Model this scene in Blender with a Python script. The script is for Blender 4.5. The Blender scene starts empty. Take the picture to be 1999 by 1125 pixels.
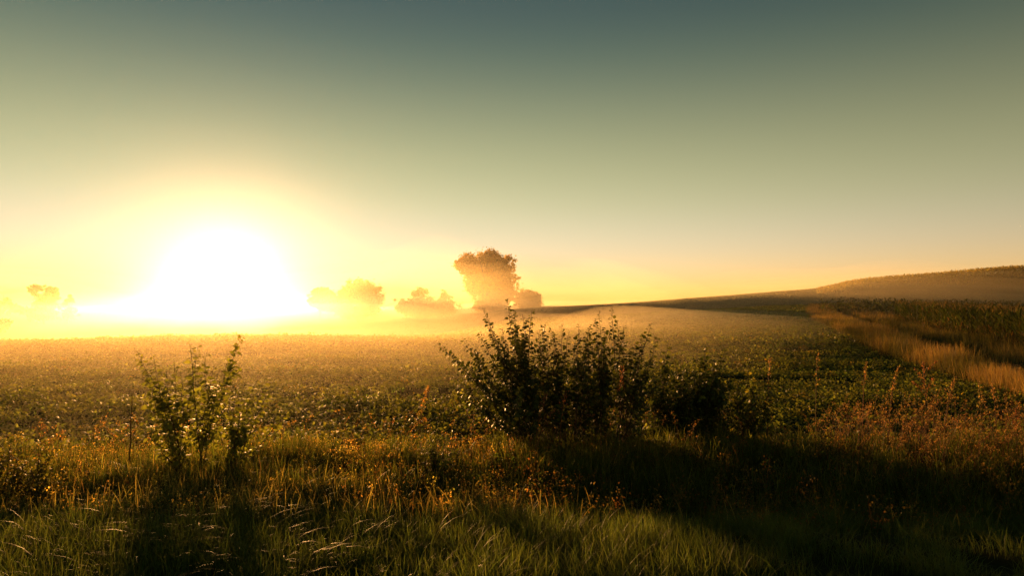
import bpy, bmesh, math, random
import numpy as np
from mathutils import Vector, Matrix

# ------------------------------------------------------------------ camera, sky, sun, exposure
sc = bpy.context.scene
C = sc.collection
FPX, CX, CY = 1333.0, 999.5, 562.5          # focal length and centre in photograph pixels
EYE = 1.7
PITCH = math.atan(47.5 / FPX)
cam_d = bpy.data.cameras.new('camera')
cam_d.sensor_width = 36.0
cam_d.lens = 36.0 * FPX / 1999.0
cam_d.clip_start, cam_d.clip_end = 0.05, 6000.0
cam = bpy.data.objects.new('camera', cam_d)
C.objects.link(cam)
cam.location = (0, 0, EYE)
cam.rotation_euler = (math.pi / 2 + PITCH, 0, 0)
sc.camera = cam

SUN_AZ = math.radians(-22.8)                 # from +Y towards -X
SUN_EL = math.radians(2.75)
sun_dir = Vector((math.sin(SUN_AZ) * math.cos(SUN_EL), math.cos(SUN_AZ) * math.cos(SUN_EL), math.sin(SUN_EL)))

world = bpy.data.worlds.new('World')
sc.world = world
world.use_nodes = True
nt = world.node_tree
nt.nodes.clear()
w_out = nt.nodes.new('ShaderNodeOutputWorld')
w_bg = nt.nodes.new('ShaderNodeBackground')
w_sky = nt.nodes.new('ShaderNodeTexSky')
w_sky.sky_type = 'NISHITA'
w_sky.sun_disc = False
w_sky.sun_elevation = SUN_EL
w_sky.sun_rotation = SUN_AZ
w_sky.altitude = 0.0
w_sky.air_density = 1.0
w_sky.dust_density = 0.0
w_sky.ozone_density = 1.0
w_bg.inputs['Strength'].default_value = 0.060
# the sky pales towards the horizon the same way all round (colour scaled by elevation)
w_tc = nt.nodes.new('ShaderNodeTexCoord')
w_sep = nt.nodes.new('ShaderNodeSeparateXYZ')
w_asin = nt.nodes.new('ShaderNodeMath'); w_asin.operation = 'ARCSINE'
w_map = nt.nodes.new('ShaderNodeMapRange')
w_map.inputs['From Max'].default_value = math.pi / 2
w_ramp = nt.nodes.new('ShaderNodeValToRGB')
w_ramp.color_ramp.interpolation = 'B_SPLINE'
SKY_STOPS = [(0.0, (0.95, 0.71, 0.92)), (5.1, (1.0, 0.79, 0.89)), (8.9, (1.0, 0.79, 0.55)), (13.1, (0.93, 0.72, 0.41)),
             (17.1, (0.69, 0.57, 0.335)), (20.9, (0.40, 0.405, 0.275)), (24.5, (0.26, 0.30, 0.25)), (90.0, (0.24, 0.28, 0.235))]
for k, (e, c) in enumerate(SKY_STOPS):
    el = w_ramp.color_ramp.elements[k] if k < 2 else w_ramp.color_ramp.elements.new(e / 90)
    el.position = e / 90; el.color = (*c, 1)
w_mul = nt.nodes.new('ShaderNodeMix'); w_mul.data_type = 'RGBA'; w_mul.blend_type = 'MULTIPLY'
w_mul.inputs['Factor'].default_value = 1.0
nt.links.new(w_tc.outputs['Generated'], w_sep.inputs[0])
nt.links.new(w_sep.outputs['Z'], w_asin.inputs[0])
nt.links.new(w_asin.outputs[0], w_map.inputs['Value'])
nt.links.new(w_map.outputs[0], w_ramp.inputs['Fac'])
nt.links.new(w_sky.outputs['Color'], w_mul.inputs[6])
nt.links.new(w_ramp.outputs['Color'], w_mul.inputs[7])
# the bright aureole of the veiled sun in the hazy air above the horizon
w_dot = nt.nodes.new('ShaderNodeVectorMath'); w_dot.operation = 'DOT_PRODUCT'
w_dot.inputs[1].default_value = sun_dir
def _m(op, a, b=None):
    n = nt.nodes.new('ShaderNodeMath'); n.operation = op
    for k, v in enumerate((a, b)):
        if v is None: continue
        if isinstance(v, (int, float)): n.inputs[k].default_value = v
        else: nt.links.new(v, n.inputs[k])
    return n.outputs[0]
AUREOLE_WIDTH, AUREOLE = 4.0, 2.5
nt.links.new(w_tc.outputs['Generated'], w_dot.inputs[0])
_x = _m('DIVIDE', _m('SUBTRACT', 1.0, w_dot.outputs['Value']), 1 - math.cos(math.radians(AUREOLE_WIDTH)))
_a = _m('MULTIPLY', _m('POWER', _m('ADD', _x, 1.0), -1.3), AUREOLE)
w_col = nt.nodes.new('ShaderNodeVectorMath'); w_col.operation = 'SCALE'
w_col.inputs[0].default_value = (1.0, 0.82, 0.72)
nt.links.new(_a, w_col.inputs['Scale'])
w_add = nt.nodes.new('ShaderNodeVectorMath'); w_add.operation = 'ADD'
nt.links.new(w_mul.outputs[2], w_add.inputs[0]); nt.links.new(w_col.outputs[0], w_add.inputs[1])
nt.links.new(w_add.outputs[0], w_bg.inputs['Color'])
nt.links.new(w_bg.outputs['Background'], w_out.inputs['Surface'])

sun_l = bpy.data.lights.new('sun', 'SUN')
sun_l.energy = 5.0
sun_l.angle = math.radians(4.0)             # widened by the haze in front of it
sun_l.color = (1.0, 0.46, 0.14)
sun = bpy.data.objects.new('sun', sun_l)
C.objects.link(sun)
sun.rotation_euler = (-sun_dir).to_track_quat('-Z', 'Y').to_euler()

sc.view_settings.view_transform = 'Standard'
sc.view_settings.look = 'None'
sc.view_settings.exposure = 2.0
sc.view_settings.gamma = 1.0
sc.view_settings.use_curve_mapping = False
sc.render.engine = 'CYCLES'
sc.cycles.use_denoising = True
sc.cycles.max_bounces = 6
sc.cycles.diffuse_bounces = 2
sc.cycles.glossy_bounces = 2
sc.cycles.transmission_bounces = 4
sc.cycles.transparent_max_bounces = 8
sc.cycles.volume_bounces = 2
sc.cycles.sample_clamp_indirect = 4.0

HAZE_DENSITY = 0.00003
HAZE_G = 0.93
BANK_DENSITY, BANK_G = 0.00025, 0.55
VEIL_DENSITY = 0.0010
LAYER_DENSITY, LAYER_G = 0.00035, 0.80
MIST_DENSITY, MIST_G = 0.0105, 0.55

# ------------------------------------------------------------------ helpers
def smooth(a, b, x):
    t = np.clip((x - a) / (b - a), 0, 1)
    return t * t * (3 - 2 * t)

def at(px, v, D):
    """world point on the ray of photograph pixel (px, v) at distance D ahead of the camera"""
    u, w = (px - CX) / FPX, (CY - v) / FPX
    dy = math.cos(PITCH) - w * math.sin(PITCH)
    dz = math.sin(PITCH) + w * math.cos(PITCH)
    return Vector((u / dy * D, D, EYE + dz / dy * D))

_rng = np.random.default_rng(5)
_lat = _rng.random((256, 256))
def vnoise(x, y, s, seed=0):
    """smooth value noise in 0..1 with cell size s"""
    x = np.asarray(x, float) / s + 37.3 * seed + 1000; y = np.asarray(y, float) / s + 11.7 * seed + 1000
    xi, yi = np.floor(x).astype(int), np.floor(y).astype(int)
    fx, fy = x - xi, y - yi
    fx = fx * fx * (3 - 2 * fx); fy = fy * fy * (3 - 2 * fy)
    g = lambda i, j: _lat[i % 256, j % 256]
    return (g(xi, yi) * (1 - fx) + g(xi + 1, yi) * fx) * (1 - fy) + (g(xi, yi + 1) * (1 - fx) + g(xi + 1, yi + 1) * fx) * fy

# ------------------------------------------------------------------ terrain heights
# height of the land by distance ahead (rows) and bearing (columns, as photograph columns)
_T_px = np.array([-900, 0, 400, 800, 1000, 1200, 1400, 1550, 1750, 2000, 2900], float)
_T_D = np.array([8, 25, 40, 60, 90, 130, 180, 240, 400, 700, 1800], float)
_T_v = {   # the row of the photograph at which the ground lies
    8:    [893] * 11,
    25:   [704, 702, 701, 700, 700, 700, 699, 698, 698, 702, 715],
    40:   [676, 672, 664, 664, 661, 659, 656, 654, 656, 670, 690],
    60:   [690, 681, 672, 667, 648, 642, 637, 632, 636, 648, 665],
    90:   [700, 690, 681, 672, 637, 629, 620, 613, 617, 627, 640],
    130:  [700, 690, 680, 668, 630, 618, 607, 599, 602, 608, 615],
    180:  [684, 676, 668, 660, 636, 622, 614, 606, 604, 602, 600],
    240:  [658, 652, 648, 640, 610, 596, 581, 569, 553, 534, 524],
    400:  [628, 624, 622, 616, 604, 600, 590, 582, 572, 566, 560],
    700:  [612, 608, 607, 606, 599, 599, 597, 594, 590, 588, 585],
    1800: [607] * 11,
}
_T_z = np.zeros((len(_T_D), len(_T_px)))
for _i, _d in enumerate(_T_D):
    for _j in range(len(_T_px)):
        _T_z[_i, _j] = at(1000, _T_v[int(_d)][_j], _d).z
_T_z[0, :] = 0.0

def _cubic(grid_x, vals, x):
    """Catmull-Rom-like interpolation of vals[k] (arrays) on the nonuniform grid"""
    k = np.clip(np.searchsorted(grid_x, x) - 1, 0, len(grid_x) - 2)
    return k, np.clip((x - grid_x[k]) / (grid_x[k + 1] - grid_x[k]), 0, 1)

_lD = np.log(_T_D); _q = (_T_px - CX) / FPX
_mD = np.gradient(_T_z, _lD, axis=0)          # slopes for Hermite interpolation
_mQ = np.gradient(_T_z, _q, axis=1)
_mDQ = np.gradient(_mD, _q, axis=1)
def _herm(t):
    return (2*t**3 - 3*t**2 + 1, t**3 - 2*t**2 + t, -2*t**3 + 3*t**2, t**3 - t**2)

def height(x, y, detail=True):
    x = np.asarray(x, float); y = np.asarray(y, float)
    r = np.sqrt(x * x + y * y) + 1e-6
    phi = np.arctan2(x, y)
    pc = np.clip(phi, -math.atan(1.4), math.atan(1.4))
    q = np.tan(pc); D = np.maximum(r * np.cos(pc), 8.0)
    i, tD = _cubic(_lD, None, np.log(D))
    j, tQ = _cubic(_q, None, q)
    hD = _lD[i + 1] - _lD[i]; hQ = _q[j + 1] - _q[j]
    a = _herm(tD); b = _herm(tQ)
    def row(ii, Z, M):
        return b[0] * Z[ii, j] + b[1] * hQ * M[ii, j] + b[2] * Z[ii, j + 1] + b[3] * hQ * M[ii, j + 1]
    z = a[0] * row(i, _T_z, _mQ) + a[1] * hD * row(i, _mD, _mDQ) + a[2] * row(i + 1, _T_z, _mQ) + a[3] * hD * row(i + 1, _mD, _mDQ)
    z = z * (1 - smooth(1.9, 2.7, np.abs(phi)))
    # shallow ditch along the verge in front of the field
    z = z - 0.22 * np.exp(-((y - 6.1 - 0.02 * x) / 0.75) ** 2) * smooth(60, 20, np.abs(x)) * smooth(-2.0, 2.0, x)
    # verge raised towards the camera so that the near grass catches the low sun
    z = z + 0.09 * smooth(6.4, 3.6, y - 0.02 * x + 1.2 * (vnoise(x, y, 1.9, 6) - 0.5)) * smooth(60, 20, np.abs(x))
    if detail:
        z = z + (vnoise(x, y, 2.3, 1) - 0.5) * 0.07 + (vnoise(x, y, 9, 2) - 0.5) * 0.12 * smooth(6, 20, r) + (vnoise(x, y, 90, 3) - 0.5) * 1.2 * smooth(150, 500, r)
    return z

def gz(x, y):
    return float(height(x, y))

rng = np.random.default_rng(11)
random.seed(11)

def thing(o, label=None, cat=None, group=None, kind=None):
    if label: o['label'] = label
    if cat: o['category'] = cat
    if group: o['group'] = group
    if kind: o['kind'] = kind
    return o

def empty(name, loc):
    o = bpy.data.objects.new(name, None)
    o.empty_display_size = 0.1
    C.objects.link(o)
    o.location = loc
    return o

class MB:
    """collects triangles with a colour per vertex"""
    def __init__(self):
        self.V, self.F, self.K, self.n = [], [], [], 0
    def add(self, V, F, K):
        V = np.asarray(V, float).reshape(-1, 3); F = np.asarray(F, int).reshape(-1, 3)
        K = np.asarray(K, float)
        if K.ndim == 1: K = np.tile(K, (len(V), 1))
        self.V.append(V); self.F.append(F + self.n); self.K.append(K.reshape(-1, 3)); self.n += len(V)
    def mesh(self, name, mat, origin=(0, 0, 0), smooth_shade=True):
        V = np.concatenate(self.V) - np.asarray(origin, float); F = np.concatenate(self.F); K = np.concatenate(self.K)
        me = bpy.data.meshes.new(name)
        me.vertices.add(len(V)); me.vertices.foreach_set('co', V.astype(np.float32).ravel())
        me.loops.add(len(F) * 3); me.loops.foreach_set('vertex_index', F.astype(np.int32).ravel())
        me.polygons.add(len(F)); me.polygons.foreach_set('loop_start', np.arange(0, 3 * len(F), 3, dtype=np.int32))
        me.polygons.foreach_set('use_smooth', np.full(len(F), smooth_shade))
        at_ = me.attributes.new('col', 'FLOAT_COLOR', 'POINT')
        at_.data.foreach_set('color', np.concatenate([K, np.ones((len(K), 1))], 1).astype(np.float32).ravel())
        me.update(calc_edges=True)
        me.materials.append(mat)
        return me
    def obj(self, name, mat, parent=None, origin=(0, 0, 0), smooth_shade=True):
        me = self.mesh(name, mat, origin, smooth_shade)
        o = bpy.data.objects.new(name, me)
        C.objects.link(o)
        if parent is not None: o.parent = parent
        else: o.location = origin
        return o

# ------------------------------------------------------------------ materials
def leaf_mat(name, translucency=0.5, rough=0.45, spec=0.35, gain=1.3, vary=0.25, nscale=18.0):
    m = bpy.data.materials.new(name); m.use_nodes = True
    t = m.node_tree; t.nodes.clear()
    out = t.nodes.new('ShaderNodeOutputMaterial')
    attr = t.nodes.new('ShaderNodeAttribute'); attr.attribute_name = 'col'
    noi = t.nodes.new('ShaderNodeTexNoise'); noi.inputs['Scale'].default_value = nscale; noi.inputs['Detail'].default_value = 2
    geo = t.nodes.new('ShaderNodeNewGeometry')
    t.links.new(geo.outputs['Position'], noi.inputs['Vector'])
    mr = t.nodes.new('ShaderNodeMapRange'); mr.inputs['To Min'].default_value = 1 - vary; mr.inputs['To Max'].default_value = 1 + vary
    mr.inputs['From Min'].default_value = 0.25; mr.inputs['From Max'].default_value = 0.75
    t.links.new(noi.outputs['Fac'], mr.inputs['Value'])
    mul = t.nodes.new('ShaderNodeVectorMath'); mul.operation = 'SCALE'
    t.links.new(attr.outputs['Color'], mul.inputs[0]); t.links.new(mr.outputs[0], mul.inputs['Scale'])
    bs = t.nodes.new('ShaderNodeBsdfPrincipled')
    bs.inputs['Roughness'].default_value = rough; bs.inputs['Specular IOR Level'].default_value = spec
    t.links.new(mul.outputs[0], bs.inputs['Base Color'])
    tr = t.nodes.new('ShaderNodeBsdfTranslucent')
    g2 = t.nodes.new('ShaderNodeVectorMath'); g2.operation = 'MULTIPLY'; g2.inputs[1].default_value = (gain * 1.15, gain, gain * 0.55)
    t.links.new(mul.outputs[0], g2.inputs[0]); t.links.new(g2.outputs[0], tr.inputs['Color'])
    mix = t.nodes.new('ShaderNodeMixShader'); mix.inputs['Fac'].default_value = translucency
    t.links.new(bs.outputs[0], mix.inputs[1]); t.links.new(tr.outputs[0], mix.inputs[2])
    t.links.new(mix.outputs[0], out.inputs['Surface'])
    return m

def soil_mat(name, c1, c2, scale, bump=0.3):
    m = bpy.data.materials.new(name); m.use_nodes = True
    t = m.node_tree; bs = t.nodes['Principled BSDF']
    geo = t.nodes.new('ShaderNodeNewGeometry')
    n1 = t.nodes.new('ShaderNodeTexNoise'); n1.inputs['Scale'].default_value = scale; n1.inputs['Detail'].default_value = 8; n1.inputs['Roughness'].default_value = 0.7
    rp = t.nodes.new('ShaderNodeValToRGB')
    rp.color_ramp.elements[0].position = 0.35; rp.color_ramp.elements[0].color = (*c1, 1)
    rp.color_ramp.elements[1].position = 0.68; rp.color_ramp.elements[1].color = (*c2, 1)
    bp = t.nodes.new('ShaderNodeBump'); bp.inputs['Strength'].default_value = bump; bp.inputs['Distance'].default_value = 0.1
    t.links.new(geo.outputs['Position'], n1.inputs['Vector'])
    t.links.new(n1.outputs['Fac'], rp.inputs['Fac']); t.links.new(rp.outputs['Color'], bs.inputs['Base Color'])
    t.links.new(n1.outputs['Fac'], bp.inputs['Height']); t.links.new(bp.outputs[0], bs.inputs['Normal'])
    bs.inputs['Roughness'].default_value = 1.0; bs.inputs['Specular IOR Level'].default_value = 0.0
    return m

M_GROUND = soil_mat('dark_soil_and_turf', (0.018, 0.022, 0.008), (0.05, 0.05, 0.02), 1.4)
M_TRACK = soil_mat('track_earth', (0.035, 0.028, 0.014), (0.075, 0.06, 0.03), 2.2)
M_GRASS = leaf_mat('wet_grass', 0.55, 0.5, 0.08, 1.4)
M_DRY = leaf_mat('dry_grass', 0.6, 0.6, 0.2, 1.3)
M_CROP = leaf_mat('crop_leaf', 0.55, 0.5, 0.14, 1.5, 0.3, 6.0)
M_SHRUB = leaf_mat('shrub_leaf', 0.5, 0.55, 0.2, 1.4)
M_DARK = leaf_mat('dark_shrub_leaf', 0.28, 0.55, 0.15, 1.2)
M_CORN = leaf_mat('corn_leaf', 0.4, 0.6, 0.1, 1.3, 0.3, 3.0)
M_TREE = leaf_mat('tree_leaf', 0.68, 0.6, 0.15, 1.5, 0.25, 1.0)
M_BARK = leaf_mat('bark', 0.0, 0.85, 0.1, 1.0, 0.35, 40.0)

# ------------------------------------------------------------------ generators
def blades(mb, P, ang, h, lean, droop, w, cb, ct, nseg=4):
    """grass blades: P base points, ang bearing of the lean, h length, lean outward, droop of the tip"""
    n = len(P)
    ts = np.linspace(0, 1, nseg + 1)
    d = np.stack([np.sin(ang), np.cos(ang), 0 * ang], -1)
    tw = ang + math.pi / 2 + rng.normal(0, 0.5, n)
    s = np.stack([np.sin(tw), np.cos(tw), 0 * ang], -1)
    V, K = [], []
    for k, t in enumerate(ts):
        off = h * (lean * t + droop * 0.75 * t ** 2.2)
        zz = h * (t * np.sqrt(np.maximum(0.1, 1 - lean ** 2)) - droop * 0.55 * t ** 2.6)
        c = P + d * off[:, None]; c[:, 2] += zz
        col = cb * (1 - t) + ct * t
        if k < nseg:
            ww = (w * (0.75 + 0.5 * t) * (1 - t ** 2.2))[:, None] * 0.5
            V += [c - s * ww, c + s * ww]; K += [col, col]
        else:
            V.append(c); K.append(col)
    m = 2 * nseg + 1
    V = np.stack(V, 1); K = np.stack(K, 1)
    F = []
    for k in range(nseg - 1):
        a = 2 * k; F += [(a, a + 1, a + 3), (a, a + 3, a + 2)]
    F.append((2 * nseg - 2, 2 * nseg - 1, 2 * nseg))
    F = np.array(F)[None] + (np.arange(n) * m)[:, None, None]
    mb.add(V, F, K.reshape(-1, 3))

LEAF_T = np.array([0, .32, .32, .70, .70, 1.0]); LEAF_S = np.array([0, -1, 1, -.72, .72, 0])
LEAF_F = np.array([(0, 2, 1), (1, 2, 4), (1, 4, 3), (3, 4, 5)])
def leaves(mb, P, D, N, L, W, K, fold=0.25, curl=0.25):
    """leaf blades: P stalk end, D direction, N upper side"""
    n = len(P)
    D = D / (np.linalg.norm(D, axis=1, keepdims=True) + 1e-9)
    S = np.cross(D, N); S /= np.linalg.norm(S, axis=1, keepdims=True) + 1e-9
    N = np.cross(S, D)
    t = LEAF_T[None, :, None]; s = LEAF_S[None, :, None]
    L_ = L[:, None, None]; W_ = W[:, None, None] * 0.5
    V = P[:, None] + D[:, None] * t * L_ + S[:, None] * s * W_ + N[:, None] * (np.abs(s) * W_ * fold - curl * L_ * t ** 2)
    F = LEAF_F[None] + (np.arange(n) * 6)[:, None, None]
    mb.add(V, F, np.repeat(K, 6, axis=0))

def cards(mb, P, D, N, L, W, K):
    """far leaf clumps: pointed kites of two triangles"""
    n = len(P)
    D = D / (np.linalg.norm(D, axis=1, keepdims=True) + 1e-9)
    S = np.cross(D, N); S /= np.linalg.norm(S, axis=1, keepdims=True) + 1e-9
    V = np.stack([P, P + D * (0.45 * L)[:, None] + S * (0.5 * W)[:, None], P + D * L[:, None], P + D * (0.45 * L)[:, None] - S * (0.5 * W)[:, None]], 1)
    F = np.array([(0, 1, 2), (0, 2, 3)])[None] + (np.arange(n) * 4)[:, None, None]
    mb.add(V, F, np.repeat(K, 4, axis=0))

def tube(mb, pts, rad, K, sides=5):
    pts = np.asarray(pts, float); n = len(pts)
    rad = np.broadcast_to(np.asarray(rad, float), (n,))
    T = np.gradient(pts, axis=0); T /= np.linalg.norm(T, axis=1, keepdims=True) + 1e-9
    up = np.array([0.31, 0.87, 0.12])
    A = np.cross(T, up); A /= np.linalg.norm(A, axis=1, keepdims=True) + 1e-9
    B = np.cross(T, A)
    a = np.arange(sides) / sides * 2 * math.pi
    V = pts[:, None] + rad[:, None, None] * (A[:, None] * np.cos(a)[None, :, None] + B[:, None] * np.sin(a)[None, :, None])
    V = np.concatenate([V.reshape(-1, 3), pts[-1:]])
    F = []
    for i in range(n - 1):
        for j in range(sides):
            k = (j + 1) % sides
            p, q, r_, s_ = i * sides + j, i * sides + k, (i + 1) * sides + k, (i + 1) * sides + j
            F += [(p, q, r_), (p, r_, s_)]
    for j in range(sides):
        F.append(((n - 1) * sides + j, (n - 1) * sides + (j + 1) % sides, n * sides))
    mb.add(V, F, K)

def unit(n):
    v = rng.normal(size=(n, 3))
    return v / np.linalg.norm(v, axis=1, keepdims=True)

def vary(c, n, a=0.25):
    """n colours around c"""
    c = np.asarray(c, float)
    k = c[None] * (1 + rng.normal(0, a, (n, 1))) * (1 + rng.normal(0, a * 0.35, (n, 3)))
    return np.clip(k, 0.004, 0.9)

# ------------------------------------------------------------------ ground
rr = np.concatenate([[0.3], np.geomspace(1.2, 1800, 250)])
aa = np.concatenate([np.linspace(-math.pi, -0.8, 50)[:-1], np.linspace(-0.8, 0.8, 300), np.linspace(0.8, math.pi, 50)[1:-1]])
R_, A_ = np.meshgrid(rr, aa, indexing='ij')
X_, Y_ = R_ * np.sin(A_), R_ * np.cos(A_)
Z_ = height(X_, Y_)
nr, na = R_.shape
i_, j_ = np.meshgrid(np.arange(nr - 1), np.arange(na), indexing='ij')
k_ = (j_ + 1) % na
a_, b_, c_, d_ = i_ * na + j_, i_ * na + k_, (i_ + 1) * na + k_, (i_ + 1) * na + j_
F_ = np.concatenate([np.stack([a_, d_, c_], -1).reshape(-1, 3), np.stack([a_, c_, b_], -1).reshape(-1, 3)])
V_ = np.concatenate([np.stack([X_, Y_, Z_], -1).reshape(-1, 3), [[0, 0, gz(0, 0)]]])
cap = np.stack([np.arange(na), (np.arange(na) + 1) % na, np.full(na, nr * na)], -1)
mb = MB(); mb.add(V_, np.concatenate([F_, cap]), (0.04, 0.04, 0.02))
thing(mb.obj('ground', M_GROUND), kind='structure')

# line of the farm track, the field's right edge and the corn's edge, by distance ahead
_ty = [4, 12.6, 28, 57, 90, 120, 150]
_tx = [7.2, 10.9, 17.6, 29.5, 43.0, 56.5, 70.0]
track_x = lambda y: np.interp(y, _ty, _tx)
field_r = lambda y: track_x(y) - np.interp(y, [4, 12.6, 20, 28, 60, 130], [1.2, 1.5, 2.1, 3.1, 4.2, 4.5])
corn_l = lambda y: np.interp(y, [4, 20, 33, 65, 90, 130, 150], [12.0, 18.6, 24.2, 36.4, 48.0, 66.0, 75.0])
field_y0 = lambda x: 8.15 + 0.07 * x

ys = np.geomspace(6, 150, 160)
cs = np.linspace(-1.15, 1.15, 9)
Yt, Ct = np.meshgrid(ys, cs, indexing='ij')
Xt = track_x(Yt) + Ct * (1 + 0.1 * vnoise(Ct * 3, Yt, 1.7, 4))
Zt = height(Xt, Yt) + 0.05 - 0.035 * np.exp(-((np.abs(Ct) - 0.75) / 0.22) ** 2)
n1, n2 = Yt.shape
i_, j_ = np.meshgrid(np.arange(n1 - 1), np.arange(n2 - 1), indexing='ij')
a_ = i_ * n2 + j_
mb = MB(); mb.add(np.stack([Xt, Yt, Zt], -1), np.concatenate([np.stack([a_, a_ + 1, a_ + n2 + 1], -1).reshape(-1, 3), np.stack([a_, a_ + n2 + 1, a_ + n2], -1).reshape(-1, 3)]), (0.05, 0.04, 0.02))
thing(mb.obj('farm_track', M_TRACK), kind='structure')

# ------------------------------------------------------------------ trees in the mist
def tree(name, label, D, blobs, n, size, cat='tree', group=None, col=(0.20, 0.14, 0.022), trunk=True):  # orange leaf colour stands in for glowing haze over the crowns
    """blobs: (column, row, half width, half height) in photograph pixels at distance D"""
    s = D / FPX
    px0 = sum(b[0] for b in blobs) / len(blobs)
    bx = at(px0, 600, D).x
    base = Vector((bx, D, gz(bx, D)))
    root = empty(name, base)
    thing(root, label, cat, group)
    cr = MB(); vol = [b[2] * b[3] for b in blobs]
    cen = []
    for b, v in zip(blobs, vol):
        c = at(b[0], b[1], D); rx, rz = b[2] * s, b[3] * s
        m = int(3.2 * n * v / sum(vol))
        # leaves gather round many small twig ends spread through the lobe
        nt_ = max(12, m // 45)
        nl_ = 24                                # smaller uneven lobes make up each big one
        lc = unit(nl_) * rng.uniform(.2, .75, (nl_, 1)) * np.array([rx, rx * .9, rz]); lr = rng.uniform(.28, .55, nl_)
        w_ = rng.integers(0, nl_, nt_)
        tw = np.array([c.x, D + rng.normal(0, 0.4), c.z]) + lc[w_] + unit(nt_) * (rng.random((nt_, 1)) ** 0.4) * lr[w_][:, None] * np.array([rx, rx * .9, rz])
        cen.append((c, rx, rz))
        P = np.repeat(tw, 45, axis=0); k = len(P)
        P = P + rng.normal(size=(k, 3)) * (0.06 * (rx + rz)) * rng.random((k, 1))
        cards(cr, P, unit(k) * [1, 1, .6] - [0, 0, .3], unit(k), size * (0.6 + 0.8 * rng.random(k)), size * (0.5 + 0.5 * rng.random(k)), vary(col, k))
    cr.obj('crown', M_TREE, root, base)['kind'] = 'stuff'
    if trunk:
        tk = MB(); top = max(c.z for c, _, _ in cen)
        hgt = top - base.z
        r0 = 0.03 * hgt
        bark = (0.05, 0.035, 0.02)
        tp = [np.array([bx, D, base.z - 0.4])]
        for t in (0.15, 0.3, 0.5, 0.75):
            tp.append(np.array([bx + rng.normal(0, 0.1), D, base.z + hgt * t]))
        tube(tk, tp, np.array([1.2, 1, .85, .6, .3]) * r0, bark, 7)
        for c, rx, rz in cen:
            for q in range(5):
                st = tp[1 + q % 3]
                en = np.array([c.x, D, c.z]) + unit(1)[0] * np.array([rx, rx, rz]) * 0.6
                mid = (st + en) / 2 + np.array([0, 0, 0.06 * hgt])
                tube(tk, [st, mid, en], np.array([.4, .25, .08]) * r0, bark, 5)
        tk.obj('trunk', M_BARK, root, base)
    return root

tree('broad_tree', 'tall broad crowned tree standing highest in the mist', 300,
     [(940, 512, 52, 30), (906, 517, 28, 24), (975, 522, 36, 30), (992, 546, 24, 32), (945, 545, 48, 34), (962, 575, 42, 30), (988, 572, 24, 28), (955, 596, 48, 24), (930, 560, 30, 26)], 16000, 0.76)
tree('round_bush', 'low rounded bush at the right foot of the tallest misty tree', 304,
     [(1028, 592, 34, 28), (1045, 585, 16, 20), (1012, 584, 14, 16)], 4000, 0.72, 'bush')
tree('pale_tree', 'pale tree half dissolved in glare right beside the bright sun', 316,
     [(700, 575, 46, 34), (700, 605, 60, 26), (722, 590, 34, 38), (672, 590, 26, 32), (705, 556, 30, 14)], 9000, 0.76)
tree('wide_bush', 'wide low bush between the pale tree and the tallest tree', 310,
     [(815, 590, 40, 28), (830, 608, 70, 20), (845, 596, 34, 22), (790, 598, 22, 22), (818, 572, 22, 10)], 6000, 0.72, 'bush')
tree('thin_sapling', 'thin young tree poking above the wide low bush', 312,
     [(868, 580, 12, 16), (872, 600, 22, 18), (882, 588, 8, 10)], 1500, 0.61)
tree('ghost_tree', 'faint tree nearly lost in the white sun glare', 350,
     [(626, 572, 22, 16), (640, 590, 26, 26), (612, 588, 12, 16)], 3500, 0.81)
tree('twin_tree', 'two topped tree above the mist near the left edge', 330,
     [(72, 566, 15, 15), (100, 574, 19, 16), (84, 590, 30, 20), (84, 612, 40, 20), (95, 562, 9, 8)], 4500, 0.76)
tree('little_tree', 'small round tree just right of the two topped tree', 336,
     [(137, 585, 13, 11), (128, 592, 12, 11), (134, 612, 22, 20)], 1200, 0.72)
tree('far_tree_clump', 'broad low tree cut by the left edge, rising behind the mist', 380,
     [(0, 598, 40, 14), (-40, 594, 50, 18), (34, 602, 24, 10)], 4000, 0.90)
tree('dark_bush', 'small dark bush low in the mist at the left edge', 150,
     [(2, 634, 20, 14), (-22, 632, 24, 18)], 2500, 0.50, 'bush')

# ------------------------------------------------------------------ tall crop on the far hillside (one mass)
mb = MB()
n = 42000
px = rng.uniform(1592, 2350, n); Dd = rng.uniform(214, 268, n)
x = (px - CX) / FPX * Dd
keep = (Dd > 222 + 14 * (vnoise(x, Dd, 20, 3) - 0.5)) & (px > 1592 + 12 * rng.random(n))
x, y = x[keep], Dd[keep]; n = len(x)
zt = (1.4 + 0.8 * vnoise(x, y, 12, 5) + 0.5 * rng.random(n)) * smooth(1585, 1680, x / y * FPX + CX)
P = np.stack([x, y, height(x, y) + zt * rng.random(n) ** 0.6], -1)
cards(mb, P, unit(n) * [1, 1, .5] + [0, 0, .6], unit(n), rng.uniform(.35, .7, n), rng.uniform(.2, .35, n), vary((0.10, 0.09, 0.025), n))
thing(mb.obj('hillside_maize', M_TREE), 'tall crop darkening the top of the far hill on the right', 'maize field', kind='stuff')

# low vegetation covering the far slopes
mb = MB()
n = 60000
Dd = rng.uniform(120, 300, n) ; px = rng.uniform(780, 2300, n)
x = (px - CX) / FPX * Dd
P = np.stack([x, Dd, height(x, Dd)], -1)
cards(mb, P, unit(n) * [1, 1, .4] + [0, 0, .5], unit(n), rng.uniform(.2, .45, n), rng.uniform(.15, .3, n), vary((0.055, 0.065, 0.02), n))
thing(mb.obj('hillside_grass', M_TREE), 'low rough growth covering the misty far slope', 'grass', kind='stuff')

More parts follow.
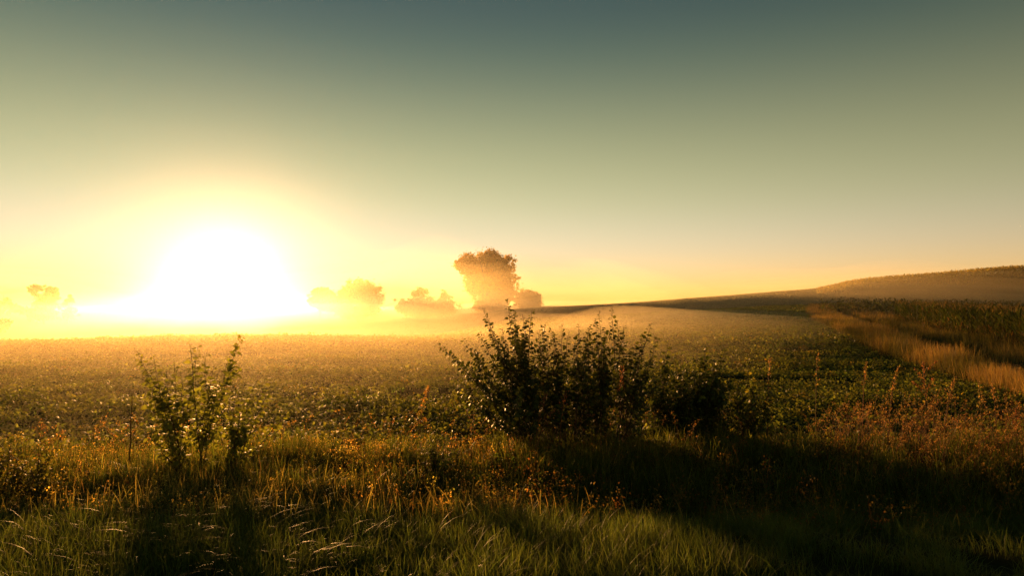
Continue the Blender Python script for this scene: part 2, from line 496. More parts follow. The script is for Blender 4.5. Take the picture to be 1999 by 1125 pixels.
# ------------------------------------------------------------------ corn beside the track
mb = MB()
rows = []
for k in range(26):
    yy = np.arange(14, 66 - 0.35 * k, 0.20)
    yy = yy + rng.normal(0, 0.04, len(yy))
    xx = corn_l(yy) + 0.2 + 0.72 * k + rng.normal(0, 0.06, len(yy))
    rows.append(np.stack([xx, yy], -1))
xy = np.concatenate(rows)
xy = xy[(xy[:, 0] / xy[:, 1] < 0.95) & (rng.random(len(xy)) > 0.03)]
n = len(xy)
hg = 1.75 + 0.35 * vnoise(xy[:, 0], xy[:, 1], 5, 6) + rng.normal(0, 0.13, n)
base = np.stack([xy[:, 0], xy[:, 1], height(xy[:, 0], xy[:, 1]) - 0.02], -1)
az = rng.uniform(0, 2 * math.pi, n)
blades(mb, base, az, hg, np.full(n, 0.03), np.zeros(n), np.full(n, 0.03), vary((0.04, 0.05, 0.015), n), vary((0.06, 0.06, 0.02), n), 3)
for k in range(9):
    f = 0.15 + 0.09 * k
    P = base.copy(); P[:, 2] += hg * f
    a2 = az + math.pi * k + rng.normal(0, 0.5, n)
    c0 = vary((0.045, 0.065, 0.016), n); dry = rng.random(n) < (0.45 if k < 3 else 0.08)
    c0[dry] = vary((0.14, 0.10, 0.04), dry.sum())
    blades(mb, P, a2, rng.uniform(.55, .85, n), rng.uniform(.35, .6, n), rng.uniform(.5, 1.0, n), rng.uniform(.05, .08, n), c0, c0, 3)
for k in range(4):                                   # tassels
    P = base.copy(); P[:, 2] += hg * 0.97
    blades(mb, P, rng.uniform(0, 6.3, n), rng.uniform(.15, .3, n), rng.uniform(.1, .5, n), rng.uniform(0, .3, n), np.full(n, .018), vary((0.16, 0.12, 0.05), n), vary((0.16, 0.12, 0.05), n), 2)
thing(mb.obj('maize_plants', M_CORN), 'dense stand of green maize at the right edge beside the track', 'maize', kind='stuff')

# ------------------------------------------------------------------ crop in the field
mb = MB()
def field_points(y0, y1, sx, sy, xmax_left=0.95):
    out = []
    y = y0
    while y < y1:
        xs_ = np.arange(-xmax_left * y - 2, min(float(field_r(y)) + 0.2, 0.95 * y + 3), sx)
        xs_ = xs_ + rng.normal(0, sx * 0.3, len(xs_))
        # rows run across the view and bend slightly
        out.append(np.stack([xs_, y + rng.normal(0, sy * 0.08, len(xs_))], -1))
        y += sy
    p = np.concatenate(out)
    p = p[(p[:, 1] > field_y0(p[:, 0])) & (p[:, 0] < field_r(p[:, 1])) & (np.abs(p[:, 0]) < 0.95 * p[:, 1] + 1)]
    p = p[vnoise(p[:, 0], p[:, 1], 3.1, 8) > 0.06 + 0.14 * rng.random(len(p))]
    return p
CROP = (0.096, 0.12, 0.025)
def crop(p, nl, rad, h, ll, far):
    n = len(p)
    hh = h * (0.55 + 0.6 * vnoise(p[:, 0], p[:, 1], 1.6, 9) + 0.35 * vnoise(p[:, 0], p[:, 1] * 3, 7, 10)) * rng.uniform(0.8, 1.15, n)
    c = np.stack([p[:, 0], p[:, 1], height(p[:, 0], p[:, 1])], -1)
    cc = vary(CROP, n, 0.18)
    ye = rng.random(n) < 0.06
    cc[ye] = vary((0.13, 0.11, 0.02), ye.sum())
    c = np.repeat(c, nl, 0); hh = np.repeat(hh, nl); cc = np.repeat(cc, nl, 0) * (1 + rng.normal(0, .15, (n * nl, 1))); m = n * nl
    a = rng.uniform(0, 2 * math.pi, m); r = rad * np.sqrt(rng.random(m))
    o = np.stack([np.sin(a), np.cos(a), 0 * a], -1)
    P = c + o * r[:, None]
    P[:, 2] += hh * (1 - 0.45 * (r / rad) ** 2) * rng.uniform(0.45, 1.0, m)
    D = o * rng.uniform(.5, 1, (m, 1)) + rng.normal(0, .45, (m, 3)); D[:, 2] = rng.normal(-0.1, .45, m)
    N = np.array([0, 0, 1.0]) + rng.normal(0, .45, (m, 3))
    L = ll * rng.uniform(.7, 1.25, m)
    (cards if far else leaves)(mb, P, D, N, L, L * rng.uniform(.6, .8, m), np.clip(cc, .01, .5))
crop(field_points(7.2, 18.3, 0.14, 0.60), 52, 0.185, 0.22, 0.052, False)
crop(field_points(18.2, 30.4, 0.17, 0.60), 30, 0.19, 0.23, 0.068, False)
crop(field_points(30.2, 62.4, 0.26, 0.60), 13, 0.22, 0.28, 0.13, True)
crop(field_points(62, 150, 0.6, 0.6), 8, 0.5, 0.34, 0.24, True)
thing(mb.obj('crop_plants', M_CROP), 'low leafy green crop covering the whole field', 'crop', kind='stuff')

# ------------------------------------------------------------------ golden grass along the track
mb = MB()
def strip(n, y0, y1, lo, hi, hmin, hmax, wid, c1, c2, grow=1.0):
    u = rng.random(n)
    y = y0 * (y1 / y0) ** u
    f = rng.random(n)
    x = lo(y) + (hi(y) - lo(y)) * f + rng.normal(0, .12, n)
    k = vnoise(x, y, 1.3, 12) > 0.22
    x, y = x[k], y[k]; n = len(x)
    P = np.stack([x, y, height(x, y)], -1)
    h = (hmin + (hmax - hmin) * rng.random(n)) * (0.65 + 0.7 * vnoise(x, y, 2.2, 13))
    gr = smooth(.42, .62, vnoise(x, y, 3.3, 14))[:, None] * .75
    k1 = vary(c1, n) * (1 - gr) + vary((0.05, 0.065, 0.016), n) * gr; k2 = vary(c2, n) * (1 - gr) + vary((0.075, 0.08, 0.02), n) * gr
    blades(mb, P, rng.normal(0.9, 1.0, n), h, rng.uniform(.05, .3, n), rng.uniform(0, .55, n), wid * (0.6 + y / 22), k1, k2, 3)
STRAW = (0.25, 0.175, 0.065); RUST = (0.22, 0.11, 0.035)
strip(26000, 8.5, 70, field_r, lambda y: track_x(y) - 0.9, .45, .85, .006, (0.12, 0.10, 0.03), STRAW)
strip(9000, 60, 150, field_r, lambda y: track_x(y) - 0.5, .4, .8, .008, (0.12, 0.10, 0.03), STRAW)
strip(20000, 8.5, 75, lambda y: track_x(y) + 0.9, corn_l, .35, .75, .006, (0.10, 0.10, 0.03), (0.22, 0.16, 0.05))
strip(9000, 60, 150, lambda y: track_x(y) + 0.6, lambda y: corn_l(y) + 4, .4, .9, .010, (0.10, 0.09, 0.03), (0.20, 0.13, 0.05))
strip(9000, 8.5, 120, lambda y: track_x(y) - .95, lambda y: track_x(y) + .95, .08, .22, .006, (0.07, 0.08, 0.02), (0.13, 0.11, 0.035))
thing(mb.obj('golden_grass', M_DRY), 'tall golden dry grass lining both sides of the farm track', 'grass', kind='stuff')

# rough growth beyond the maize, at the end of the track
mb = MB(); n = 14000
Dd = rng.uniform(95, 150, n); px = rng.uniform(1600, 2250, n); x = (px - CX) / FPX * Dd
k = x > field_r(Dd) + 1; x, Dd = x[k], Dd[k]; n = len(x)
P = np.stack([x, Dd, height(x, Dd) + rng.random(n) * (0.5 + 1.3 * smooth(.45, .7, vnoise(x, Dd, 7, 15)))], -1)
cards(mb, P, unit(n) * [1, 1, .5] + [0, 0, .6], unit(n), rng.uniform(.25, .6, n), rng.uniform(.12, .3, n), vary((0.06, 0.065, 0.02), n))
thing(mb.obj('rough_weeds', M_TREE), 'dull green rough growth at the far end of the track', 'weeds', kind='stuff')

# ------------------------------------------------------------------ verge in front: grass
def verge_points(n, y0, y1, xw=0.95):
    y = np.sqrt(rng.uniform(y0 ** 2, y1 ** 2, n))
    x = rng.uniform(-1, 1, n) * (xw * y + 0.6)
    return x, y
mb = MB()
def grass(n, y0, y1, hmin, hmax, w, lean, droop, cb, ct, dens=None, nseg=4):
    x, y = verge_points(n, y0, y1)
    cl = vnoise(x, y, 0.33, 21) * 0.6 + vnoise(x, y, 1.1, 22) * 0.4
    k = cl > 0.25 + 0.25 * rng.random(n)
    k &= y < field_y0(x) + .3 * rng.random(n)
    if dens is not None: k &= rng.random(n) < dens(x, y)
    x, y, cl = x[k], y[k], cl[k]; n = len(x)
    P = np.stack([x, y, height(x, y) - 0.01], -1)
    h = (hmin + (hmax - hmin) * rng.random(n) ** 1.3) * (0.55 + 0.85 * cl)
    blades(mb, P, rng.uniform(0, 2 * math.pi, n), h, rng.uniform(*lean, n), rng.uniform(*droop, n), w * rng.uniform(.7, 1.3, n), vary(cb, n), vary(ct, n), nseg)
GREEN = (0.082, 0.12, 0.03)
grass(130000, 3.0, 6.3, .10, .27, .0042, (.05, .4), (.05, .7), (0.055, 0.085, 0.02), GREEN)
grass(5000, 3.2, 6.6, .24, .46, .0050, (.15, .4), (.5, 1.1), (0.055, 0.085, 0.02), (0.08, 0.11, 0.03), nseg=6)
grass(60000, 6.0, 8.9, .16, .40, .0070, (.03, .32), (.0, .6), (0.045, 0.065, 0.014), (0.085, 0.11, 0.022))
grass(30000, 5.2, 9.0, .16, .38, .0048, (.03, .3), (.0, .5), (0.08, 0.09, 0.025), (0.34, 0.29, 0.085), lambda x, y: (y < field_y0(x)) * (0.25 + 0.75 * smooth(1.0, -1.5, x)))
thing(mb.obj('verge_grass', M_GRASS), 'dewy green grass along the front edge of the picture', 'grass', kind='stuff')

# orange and yellow seeding weeds among the grass on the sunny side
mb = MB()
def weeds(n, sel, hmin, hmax, nl, ll, c_leaf, c_stem, y0=5.3, y1=8.6):
    x, y = verge_points(n, y0, y1)
    k = (rng.random(n) < sel(x, y)) & (y < field_y0(x) - .1 + rng.normal(0, .25, n)); x, y = x[k], y[k]; n = len(x)
    h = rng.uniform(hmin, hmax, n) * (0.6 + 0.7 * vnoise(x, y, .8, 31))
    B = np.stack([x, y, height(x, y)], -1)
    a = rng.uniform(0, 6.3, n); ln = rng.uniform(.03, .3, n)
    blades(mb, B, a, h, ln, np.full(n, .15), np.full(n, .006), vary(c_stem, n), vary(c_stem, n), 3)
    t = rng.uniform(.35, 1.0, (n, nl)); hh = h[:, None]
    off = hh * (ln[:, None] * t + .11 * t ** 2.2)
    P = np.stack([B[:, 0, None] + np.sin(a)[:, None] * off, B[:, 1, None] + np.cos(a)[:, None] * off, B[:, 2, None] + hh * (t - .08 * t ** 2.6)], -1).reshape(-1, 3)
    m = n * nl
    P = P + rng.normal(0, 1, (m, 3)) * (0.025 + 0.05 * (1 - t.reshape(-1, 1))) 
    L = ll * rng.uniform(.6, 1.3, m)
    cards(mb, P, unit(m) + [0, 0, .3], unit(m), L, L * rng.uniform(.3, .6, m), np.repeat(vary(c_leaf, n, .3), nl, 0) * (1 + rng.normal(0, .15, (m, 1))).clip(.5, 1.6))
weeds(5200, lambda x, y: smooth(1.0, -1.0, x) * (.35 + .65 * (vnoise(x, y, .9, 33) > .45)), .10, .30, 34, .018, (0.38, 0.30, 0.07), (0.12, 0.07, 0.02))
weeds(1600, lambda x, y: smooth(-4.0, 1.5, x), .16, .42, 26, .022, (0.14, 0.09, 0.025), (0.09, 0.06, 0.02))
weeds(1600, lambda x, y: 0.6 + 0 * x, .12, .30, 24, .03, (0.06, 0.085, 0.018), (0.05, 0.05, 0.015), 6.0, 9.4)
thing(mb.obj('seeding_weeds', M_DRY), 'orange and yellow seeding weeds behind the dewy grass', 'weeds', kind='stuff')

# ------------------------------------------------------------------ seed stalks
def panicle(mb, pts, h, n, size, c, spread):
    """small seeds around the upper part of a stalk given by pts"""
    pts = np.asarray(pts)
    t = rng.random(n) ** 0.8
    idx = t * (len(pts) - 1); i0 = np.minimum(idx.astype(int), len(pts) - 2); f = (idx - i0)[:, None]
    P = pts[i0] * (1 - f) + pts[i0 + 1] * f
    sp = spread * (1 - 0.75 * t)[:, None]
    P = P + rng.normal(0, 1, (n, 3)) * sp
    L = size * rng.uniform(.6, 1.3, n)
    cards(mb, P, unit(n) * .7 + [0, 0, .8], unit(n), L, L * .55, vary(c, n, .3))

def stalk_curve(base, tip, bend, n=7):
    base, tip = np.asarray(base, float), np.asarray(tip, float)
    t = np.linspace(0, 1, n)[:, None]
    ctrl = np.array([base[0] + (tip[0] - base[0]) * .25, base[1], base[2] + (tip[2] - base[2]) * bend])
    return (1 - t) ** 2 * base + 2 * t * (1 - t) * ctrl + t ** 2 * tip

mb = MB()
def dry_crowd(n, x0, x1, y0, y1, hmin, hmax, c, nse=30):
    for k in range(n):
        x, y = rng.uniform(x0, x1), rng.uniform(y0, y1)
        b = np.array([x, y, gz(x, y)]); h = rng.uniform(hmin, hmax) * (0.7 + 0.5 * float(vnoise(x, y, 1.2, 41)))
        tip = b + [rng.normal(.10, .2), rng.normal(0, .15), h]
        pts = stalk_curve(b, tip, .75, 5)
        tube(mb, pts, np.linspace(.003, .0012, 5), vary((0.13, 0.075, 0.03), 1)[0], 3)
        panicle(mb, stalk_curve(pts[2], tip, .6, 4) , h, nse, .014, c, .026)
dry_crowd(620, 3.7, 8.4, 6.9, 9.0, .30, .70, (0.23, 0.145, 0.06))
dry_crowd(110, -0.6, 3.2, 7.6, 9.4, .3, .6, (0.21, 0.13, 0.055), 24)
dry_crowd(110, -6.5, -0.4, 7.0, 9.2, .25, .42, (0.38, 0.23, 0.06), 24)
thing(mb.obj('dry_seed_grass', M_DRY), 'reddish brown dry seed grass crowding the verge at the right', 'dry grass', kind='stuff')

def seed_stalk(name, label, tip_px, base_px, D, c, n=90, size=.022, spread=.022, bend=.75, branches=0, group=None):
    tip = np.array(at(*tip_px, D)); b = at(base_px, 700, D); base = np.array([b.x, b.y, gz(b.x, b.y)])
    root = empty(name, base); thing(root, label, 'seed stalk', group)
    pts = stalk_curve(base, tip, bend, 9)
    s = MB(); tube(s, pts, np.linspace(.005, .002, 9), vary((0.13, 0.075, 0.03), 1)[0], 5)
    s.obj('stem', M_DRY, root, base)
    p = MB(); panicle(p, pts[4:], 0, n, size, c, spread)
    for k in range(branches):
        st = pts[4 + k % 3]; en = st + np.array([rng.choice([-1, 1]) * rng.uniform(.1, .2), 0, rng.uniform(.12, .25)])
        br = stalk_curve(st, en, .5, 4)
        tube(p, br, np.linspace(.003, .0015, 4), (0.13, 0.06, 0.03), 4)
        panicle(p, br[1:], 0, n // 3, size, c, spread * .7)
    p.obj('seed_head', M_DRY, root, base)['kind'] = 'stuff'
    return root
GOLD, RED, BROWN = (0.32, 0.20, 0.05), (0.21, 0.10, 0.05), (0.19, 0.12, 0.05)
seed_stalk('seed_stalk', 'golden seed plume standing alone left of the large dark bush', (836, 757), 818, 8.6, GOLD, 110)
seed_stalk('seed_stalk', 'reddish plume rising before the middle of the large dark bush', (1068, 772), 1042, 7.8, RED, 110)
seed_stalk('seed_stalk', 'thin upright plume just right of the reddish plume before the bush', (1106, 765), 1090, 7.9, RED, 80)
seed_stalk('seed_stalk', 'short leaning plume at the foot of the large dark bush', (1085, 800), 1040, 7.6, RED, 80)
seed_stalk('seed_stalk', 'plume bent far over to the right below the large bush', (1162, 812), 1085, 7.7, RED, 80, bend=1.05)
seed_stalk('seed_stalk', 'tall brown plume before the right part of the large bush', (1216, 715), 1208, 8.2, RED, 110)
seed_stalk('seed_stalk', 'slim brown spike right of the sapling beside the large bush', (1503, 700), 1496, 8.8, BROWN, 70)
seed_stalk('seed_stalk', 'slim reddish spike standing against the middle of the dark field', (1596, 692), 1590, 8.9, BROWN, 60)
seed_stalk('seed_stalk', 'upright spike left of the tall pointed seed spike', (1692, 705), 1680, 8.5, BROWN, 70)
seed_stalk('seed_stalk', 'tall pointed seed spike leaning right over the reddish grass', (1755, 718), 1728, 8.2, BROWN, 130)
seed_stalk('seed_stalk', 'branching dark red dock spike, tallest above the reddish grass', (1803, 708), 1806, 8.3, (0.15, 0.075, 0.04), 120, branches=4)
seed_stalk('seed_stalk', 'leaning seed head just right of the branching dock spike', (1866, 737), 1838, 8.2, BROWN, 80)
seed_stalk('seed_stalk', 'pale thin spike between dock spike and right edge', (1911, 746), 1914, 8.0, (0.24, 0.17, 0.07), 60)
seed_stalk('seed_stalk', 'pale spike nearest the right edge, beside the other pale spike', (1937, 748), 1944, 7.9, (0.24, 0.15, 0.06), 70)
seed_stalk('seed_stalk', 'short red tipped spike at the right edge of the picture', (1983, 797), 1982, 7.6, RED, 50)

# bare stalk on the left
tip = np.array(at(258, 768, 6.6)); b = at(252, 900, 6.6); base = np.array([b.x, b.y, gz(b.x, b.y)])
root = empty('bare_stalk', base); thing(root, 'thin bare stalk standing upright left of the yellow bush', 'stalk')
s = MB(); pts = stalk_curve(base, tip, .5, 9); pts[:, 0] += rng.normal(0, .004, 9); tube(s, pts, np.linspace(.0075, .0035, 9), (0.07, 0.045, 0.02), 6); s.obj('stem', M_BARK, root, base)
s = MB()
for k, (t, sg) in enumerate(((4, 1), (5, -1), (6, 1), (6, -1))):
    st = pts[t]; tube(s, [st, st + [sg * .03, 0, .05], st + [sg * .045, 0, .11]], [.003, .002, .001], (0.07, 0.045, 0.02), 4)
s.obj('twigs', M_BARK, root, base)['kind'] = 'stuff'

# ------------------------------------------------------------------ shrubs
def leaf_shape(name, mat, c, L, W):
    mb = MB(); leaves(mb, np.zeros((1, 3)), np.array([[0, 1.0, 0]]), np.array([[0, 0, 1.0]]), np.array([L]), np.array([W]), np.array([c]))
    return mb.mesh(name, mat)

def shrub(name, label, bases, tips, D, cat='shrub', leaf=.055, fill=30, single=120, col=(0.05, 0.07, 0.014), tipcol=(0.10, 0.12, 0.02), twigs=7, dense=1.0, depth=.35, group=None, stem_r=.009, lm=None):
    """stems from the base points to the tips (photograph pixels at distance D), clothed with twigs and leaves"""
    lm = lm or M_SHRUB
    b0 = at(sum(b for b in bases) / len(bases), 700, D)
    base = np.array([b0.x, D, gz(b0.x, D)])
    root = empty(name, base); thing(root, label, cat, group)
    ends = [(np.array(at(px, v, D + rng.normal(0, depth * .6))), True) for px, v in tips]
    lo_x, hi_x = min(t[0] for t in tips), max(t[0] for t in tips)
    for k in range(fill):                       # shorter stems inside the bush
        px, v = tips[rng.integers(len(tips))]
        f = rng.uniform(.3, .95)
        e = base + (np.array(at(px, v, D)) - base) * f + rng.normal(0, .09, 3) + [0, rng.normal(0, depth), 0]
        ends.append((e, False))
    LP, LD, LC, LS = [], [], [], []             # leaves: point, direction, colour, size
    spire = []
    tw = MB()
    for e, main in ends:
        bb = at(bases[int(np.argmin([abs(at(q, 700, D).x - e[0]) for q in bases]))] + rng.normal(0, 8), 700, D + rng.normal(0, depth * .3))
        st = np.array([bb.x, bb.y, gz(bb.x, bb.y) - .02])
        hgt = e[2] - st[2]
        ctrl = st + (e - st) * [.45, .45, .55] + rng.normal(0, .05, 3)
        t = np.linspace(0, 1, 12)[:, None]
        pts = (1 - t) ** 2 * st + 2 * t * (1 - t) * ctrl + t ** 2 * e
        pts[1:-1] += rng.normal(0, .008, (10, 3))
        s = MB(); tube(s, pts, np.linspace(stem_r, stem_r * .22, 12) * (1 if main else .75), vary((0.05, 0.036, 0.02), 1)[0], 5)
        if main: s.obj('stem', M_BARK, root, base)
        else: tw.V += s.V; tw.F += [f + tw.n for f in s.F]; tw.K += s.K; tw.n += s.n
        ln = np.linalg.norm(e - st)
        def clothe(pts, t0, step, big, is_spire):
            seg = np.linalg.norm(np.diff(pts, axis=0), axis=1); cum = np.concatenate([[0], np.cumsum(seg)]); tot = cum[-1]
            d = t0 * tot
            while d <= tot:
                i = min(np.searchsorted(cum, d, 'right') - 1, len(pts) - 2); f = (d - cum[i]) / seg[i]
                p = pts[i] * (1 - f) + pts[i + 1] * f; T = (pts[i + 1] - pts[i]) / seg[i]
                fr = d / tot
                for q in range(2 if rng.random() < .35 * dense else 1):
                    o = unit(1)[0]; o -= T * o.dot(T); o /= np.linalg.norm(o)
                    dr = o * .9 + T * .35 + [0, 0, -.18]
                    LP.append(p + o * .008); LD.append(dr)
                    LC.append(tipcol if (is_spire and fr > .9) or rng.random() < .08 else col)
                    LS.append(big * rng.uniform(.65, 1.2) * (1 if fr < .93 else .7)); spire.append(is_spire and fr > .62)
                d += step * rng.uniform(.6, 1.4) / dense
        clothe(pts, .4 if main else .5, .019 if main else .027, leaf, main)
        for k in range(twigs):
            f = rng.uniform(.25, .80); i = int(f * 11)
            o = unit(1)[0] * [1, .8, .35] + [0, 0, .55]
            L = ln * rng.uniform(.09, .22) * (1.25 - .7 * f)
            e2 = pts[i] + o / np.linalg.norm(o) * L
            tp = stalk_curve(pts[i], e2, .4, 4)
            tube(tw, tp, np.linspace(.0035, .0014, 4), (0.055, 0.04, 0.02), 3)
            clothe(tp, .15, .034, leaf * .95, False)
    tw.obj('twigs', M_BARK, root, base)['kind'] = 'stuff'
    LP, LD, LC, LS, spire = map(np.array, (LP, LD, LC, LS, spire))
    n = len(LP)
    K = np.clip(LC * (1 + rng.normal(0, .2, (n, 1))), .01, .5)
    N = np.array([0, 0, 1.0]) + rng.normal(0, .5, (n, 3)) + LD * .3
    pick = np.where(spire)[0]
    if len(pick) > single: pick = rng.choice(pick, single, replace=False)
    rest = np.ones(n, bool); rest[pick] = False
    fo = MB(); leaves(fo, LP[rest], LD[rest], N[rest], LS[rest], LS[rest] * rng.uniform(.6, .8, rest.sum()), K[rest])
    f = fo.obj('foliage', lm, root, base); f['kind'] = 'stuff'
    shapes = [leaf_shape('leaf', lm, np.array(c) * g, leaf, leaf * w) for c, g, w in ((col, .85, .62), (col, 1.1, .75), (tipcol, .9, .7), (col, 1.0, .68))]
    for i in pick:
        o = bpy.data.objects.new('leaf', shapes[2 if LC[i][0] == tipcol[0] else rng.choice([0, 1, 3])])
        C.objects.link(o); o.parent = root
        y = Vector(LD[i]).normalized(); z = Vector(N[i]); x = y.cross(z).normalized(); z = x.cross(y)
        k = LS[i] / leaf
        o.matrix_local = Matrix.Translation(Vector(LP[i] - base)) @ Matrix((x, y, z)).transposed().to_4x4() @ Matrix.Diagonal((k, k, k, 1))
    return root

shrub('large_shrub', 'large dark leafy bush with many upright shoots in the middle', [1030, 1060, 1090, 1130, 1170, 1215],
      [(853, 670), (903, 662), (933, 648), (942, 602), (955, 628), (990, 583), (1003, 606), (1020, 614), (1039, 603), (1066, 630), (1097, 633), (1082, 655),
       (1130, 632), (1163, 622), (1148, 655), (1195, 600), (1218, 637), (1240, 668), (1272, 631), (1284, 660), (1120, 668), (1052, 650), (980, 640), (915, 715), (885, 735), (1270, 700), (1180, 650), (878, 690), (925, 690), (960, 660), (1010, 640), (1075, 640), (1110, 650), (1205, 625), (1255, 650), (1228, 690), (900, 770), (1290, 740), (1150, 642), (1166, 668), (1138, 690), (880, 760)],
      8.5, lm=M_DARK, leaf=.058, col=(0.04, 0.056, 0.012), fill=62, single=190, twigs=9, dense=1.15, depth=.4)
shrub('slender_shrub', 'slender shoots growing close against the right side of the large bush', [1290, 1320],
      [(1304, 668), (1318, 690), (1285, 715), (1335, 735), (1350, 760), (1268, 745), (1300, 770)], 8.9, lm=M_DARK, leaf=.060, col=(0.045, 0.065, 0.013), tipcol=(0.15, 0.17, 0.025), fill=34, single=60, twigs=11, dense=1.4, depth=.2)
shrub('bushy_sapling', 'bushy sapling with two leafy tops standing right of the large bush', [1355, 1365],
      [(1378, 674), (1417, 681), (1398, 705), (1362, 715), (1345, 740), (1425, 740)], 9.0, lm=M_DARK, leaf=.062, col=(0.045, 0.065, 0.013), tipcol=(0.15, 0.17, 0.025), fill=40, single=80, twigs=11, dense=1.4, depth=.2)
shrub('small_sapling', 'small yellow green sapling at the right end of the bushes', [1450, 1462],
      [(1460, 718), (1474, 735), (1440, 745), (1430, 765)], 9.0, leaf=.060, fill=18, single=40, twigs=9, dense=1.3, depth=.15, tipcol=(0.14, 0.14, 0.02))
shrub('low_shrub', 'low tangled bush filling the gap below the sapling and slender shoots', [1340, 1375, 1410],
      [(1325, 770), (1350, 752), (1382, 760), (1410, 748), (1435, 775), (1300, 790)], 8.7, leaf=.045, fill=12, single=30, twigs=7, depth=.25, stem_r=.006)
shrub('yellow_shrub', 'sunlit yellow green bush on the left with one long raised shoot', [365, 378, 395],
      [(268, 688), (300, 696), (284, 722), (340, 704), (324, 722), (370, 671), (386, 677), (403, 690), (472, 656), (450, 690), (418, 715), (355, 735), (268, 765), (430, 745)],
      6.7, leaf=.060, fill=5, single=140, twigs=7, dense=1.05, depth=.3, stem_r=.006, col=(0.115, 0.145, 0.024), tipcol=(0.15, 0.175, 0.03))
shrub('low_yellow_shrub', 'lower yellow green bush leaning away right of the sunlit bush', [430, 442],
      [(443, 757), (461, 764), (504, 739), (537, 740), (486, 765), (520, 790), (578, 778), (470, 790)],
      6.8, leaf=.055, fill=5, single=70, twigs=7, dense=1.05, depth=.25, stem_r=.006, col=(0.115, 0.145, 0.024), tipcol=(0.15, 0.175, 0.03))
shrub('leafy_weed', 'tall leafy weed at the left edge of the picture', [8, 22],
      [(14, 838), (2, 870), (30, 880), (-10, 860)], 5.9, 'weed', leaf=.035, fill=16, single=25, twigs=8, depth=.12, stem_r=.006, col=(0.06, 0.07, 0.014))
shrub('leafy_weed', 'shorter leafy weed standing second from the left edge', [62, 75],
      [(74, 872), (60, 895), (92, 905)], 5.8, 'weed', leaf=.035, fill=12, single=25, twigs=7, depth=.12, stem_r=.006, col=(0.06, 0.07, 0.014))
shrub('leafy_weed', 'dark bushy weed in the grass left below the large bush', [842, 856],
      [(822, 862), (838, 850), (858, 846), (874, 858), (884, 875), (846, 875)], 6.6, 'weed', leaf=.032, fill=22, single=30, twigs=9, depth=.12, stem_r=.006)

# ------------------------------------------------------------------ air
def volume(name, dens, g, col):
    m = bpy.data.materials.new(name); m.use_nodes = True; t = m.node_tree; t.nodes.clear()
    out = t.nodes.new('ShaderNodeOutputMaterial'); pv = t.nodes.new('ShaderNodeVolumePrincipled')
    pv.inputs['Density'].default_value = dens; pv.inputs['Anisotropy'].default_value = g; pv.inputs['Color'].default_value = (*col, 1)
    t.links.new(pv.outputs[0], out.inputs['Volume'])
    return m
bm = bmesh.new(); bmesh.ops.create_cube(bm, size=1)
lo, hi = (-1850, -1850, -16), (1850, 1850, 34)
for v in bm.verts:
    v.co = [lo[k] if v.co[k] < 0 else hi[k] for k in range(3)]
me = bpy.data.meshes.new('haze'); bm.to_mesh(me); bm.free()
me.materials.append(volume('haze', HAZE_DENSITY, HAZE_G, (.95, .95, .95)))
o = bpy.data.objects.new('haze', me); C.objects.link(o); thing(o, kind='stuff')

def mist_body(name, label, X, Y, top, mat):
    """closed volume between a rolling top surface and a floor under the ground"""
    nx, ny = X.shape; B = nx * ny
    floor = height(X, Y, False) - 2.5
    top = np.maximum(top, floor + .3)
    V = np.concatenate([np.stack([X, Y, top], -1).reshape(-1, 3), np.stack([X, Y, floor], -1).reshape(-1, 3)])
    F = []
    for i in range(nx - 1):
        for j in range(ny - 1):
            a = i * ny + j; F.append((a, a + ny, a + ny + 1, a + 1)); F.append((B + a, B + a + 1, B + a + ny + 1, B + a + ny))
    for i in range(nx - 1):
        a = i * ny; F.append((a, B + a, B + a + ny, a + ny)); a = i * ny + ny - 1; F.append((a, a + ny, B + a + ny, B + a))
    for j in range(ny - 1):
        a = j; F.append((a, a + 1, B + a + 1, B + a)); a = (nx - 1) * ny + j; F.append((a, B + a, B + a + 1, a + 1))
    me = bpy.data.meshes.new(name); me.from_pydata(V.tolist(), [], F)
    me.materials.append(mat)
    o = bpy.data.objects.new(name, me); C.objects.link(o)
    return thing(o, label, 'mist', kind='stuff')

# the mist round the trees is three bodies, one inside another, so that it thins out upwards and outwards
Xm, Ym = np.meshgrid(np.linspace(-480, 260, 125), np.linspace(55, 480, 80), indexing='ij')
G0 = height(Xm, Ym, False)
m_bank = volume('bank_mist', BANK_DENSITY, BANK_G, (1, .88, .55))  # warm tint puts the orange of the sunlight into the mist colour
for k, (lev, lab) in enumerate(((3.5, 'outer thin top of the mist round the distant trees'), (1.2, 'middle of the mist bank round the distant trees'), (-1.0, 'thick low heart of the mist filling the hollow below the trees'))):
    edge = smooth(-480, -380, Xm) * smooth(260, 160, Xm) * smooth(480, 330, Ym)
    qq = Xm / Ym
    val = -9 + (9 + lev + 4.5 * (vnoise(Xm, Ym, 55, 7 + k) - .5)) * smooth(90, -40, Xm - .10 * Ym) * smooth(60 + 15 * k, 190, Ym)
    hillm = G0 - 1.2 + (3.0 - .5 * k + 2.0 * (vnoise(Xm, Ym, 30, 19 + k) - .5)) * smooth(130, 175, Ym) * smooth(240, 195, Ym) * smooth(.66, .35, qq)
    top = np.maximum(val, hillm)
    top = G0 - 1.2 + (np.maximum(top, G0 - 1.2) - (G0 - 1.2)) * edge
    mist_body('mist_bank', lab, Xm, Ym, top, m_bank)

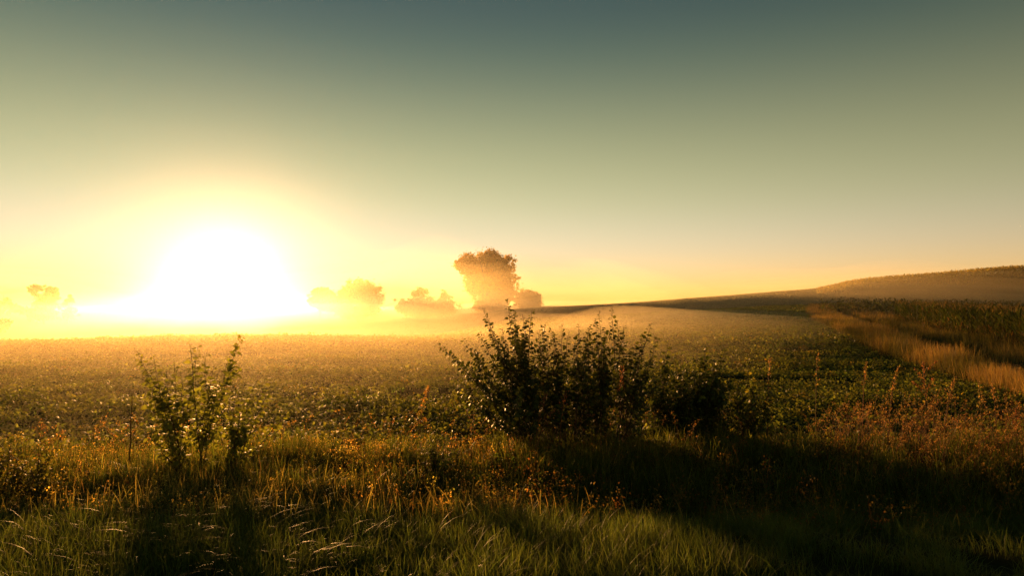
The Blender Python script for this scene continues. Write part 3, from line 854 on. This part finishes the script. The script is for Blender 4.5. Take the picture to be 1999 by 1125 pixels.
# thin lit veil of mist rising in front of the trees, again in nested bodies
m_veil = volume('veil_mist', VEIL_DENSITY, BANK_G, (1, .88, .55))  # sunlight's orange tinted into the veil colour too
VEILS = ((33, 105, 85, 'highest thin'), (28, 92, 76, 'second thin'), (22, 80, 68, 'third'), (16, 66, 60, 'fourth'), (11, 54, 50, 'lowest'))
for vx, vy, where, use in ((-26, 252, 'before the tallest tree', VEILS), (-205, 268, 'before the trees at the left edge', VEILS[1:4]), (100, 185, 'on the slope of the far hill', ((19, 105, 62, 'highest'), (15, 90, 52, 'middle'), (11, 75, 42, 'lowest')))):
    Xm, Ym = np.meshgrid(np.linspace(vx - 120, vx + 120, 61), np.linspace(vy - 100, vy + 95, 50), indexing='ij')
    G0 = height(Xm, Ym, False)
    for k, (hh, rx, ry, lab) in enumerate(use):
        r2 = np.clip(1 - ((Xm - vx) / rx) ** 2 - ((Ym - vy) / ry) ** 2, 0, 1)
        top = G0 - 1.5 + (hh - G0 - 1) * r2 ** .8 * (.88 + .24 * (vnoise(Xm, Ym, 22, 51 + k) - .5))
        mist_body('mist_veil', lab + ' veil of mist ' + where, Xm, Ym, np.minimum(top, 33.5), m_veil)

# broad shallow layer over the whole valley
Xm, Ym = np.meshgrid(np.linspace(-700, 700, 90), np.concatenate([np.linspace(22, 120, 24), np.linspace(130, 700, 40)]), indexing='ij')
G0 = height(Xm, Ym, False)
top = np.maximum(G0 - 1 + 5.5 * smooth(22, 70, Ym), 6.5 * smooth(20, 90, Ym) - 2 + 1.5 * (vnoise(Xm, Ym, 70, 27) - .5))
mist_body('mist_layer', 'faint shallow layer of mist spread over the whole valley', Xm, Ym, top, volume('layer_mist', LAYER_DENSITY, LAYER_G, (1, .95, .85)))

Xm, Ym = np.meshgrid(np.linspace(-80, 75, 80), np.concatenate([np.linspace(3, 60, 44), np.linspace(62, 110, 18)]), indexing='ij')
G0 = height(Xm, Ym, False)
lim = 38 + 64 * smooth(.0, .35, Xm / Ym)                    # it ends at the brow of the field
th = (.95 * smooth(2.0, 8, Ym) + 1.3 * smooth(12, 34, Ym)) * smooth(24, -16, Xm - .20 * Ym) + .7 * smooth(25, 60, Ym) * smooth(.0, .2, Xm / Ym)  # near part added in place of lens flare over bush and grass
th = th * smooth(-80, -60, Xm) * smooth(75, 55, Xm) * smooth(1.5, .9, Ym / lim) * (.85 + .3 * vnoise(Xm, Ym, 9, 17))
mist_body('ground_mist', 'thin golden mist lying low over the left of the field', Xm, Ym, G0 - .5 + th, volume('ground_mist', MIST_DENSITY, MIST_G, (1, .88, .55)))  # golden by its tint, which stands in for warm sunlight
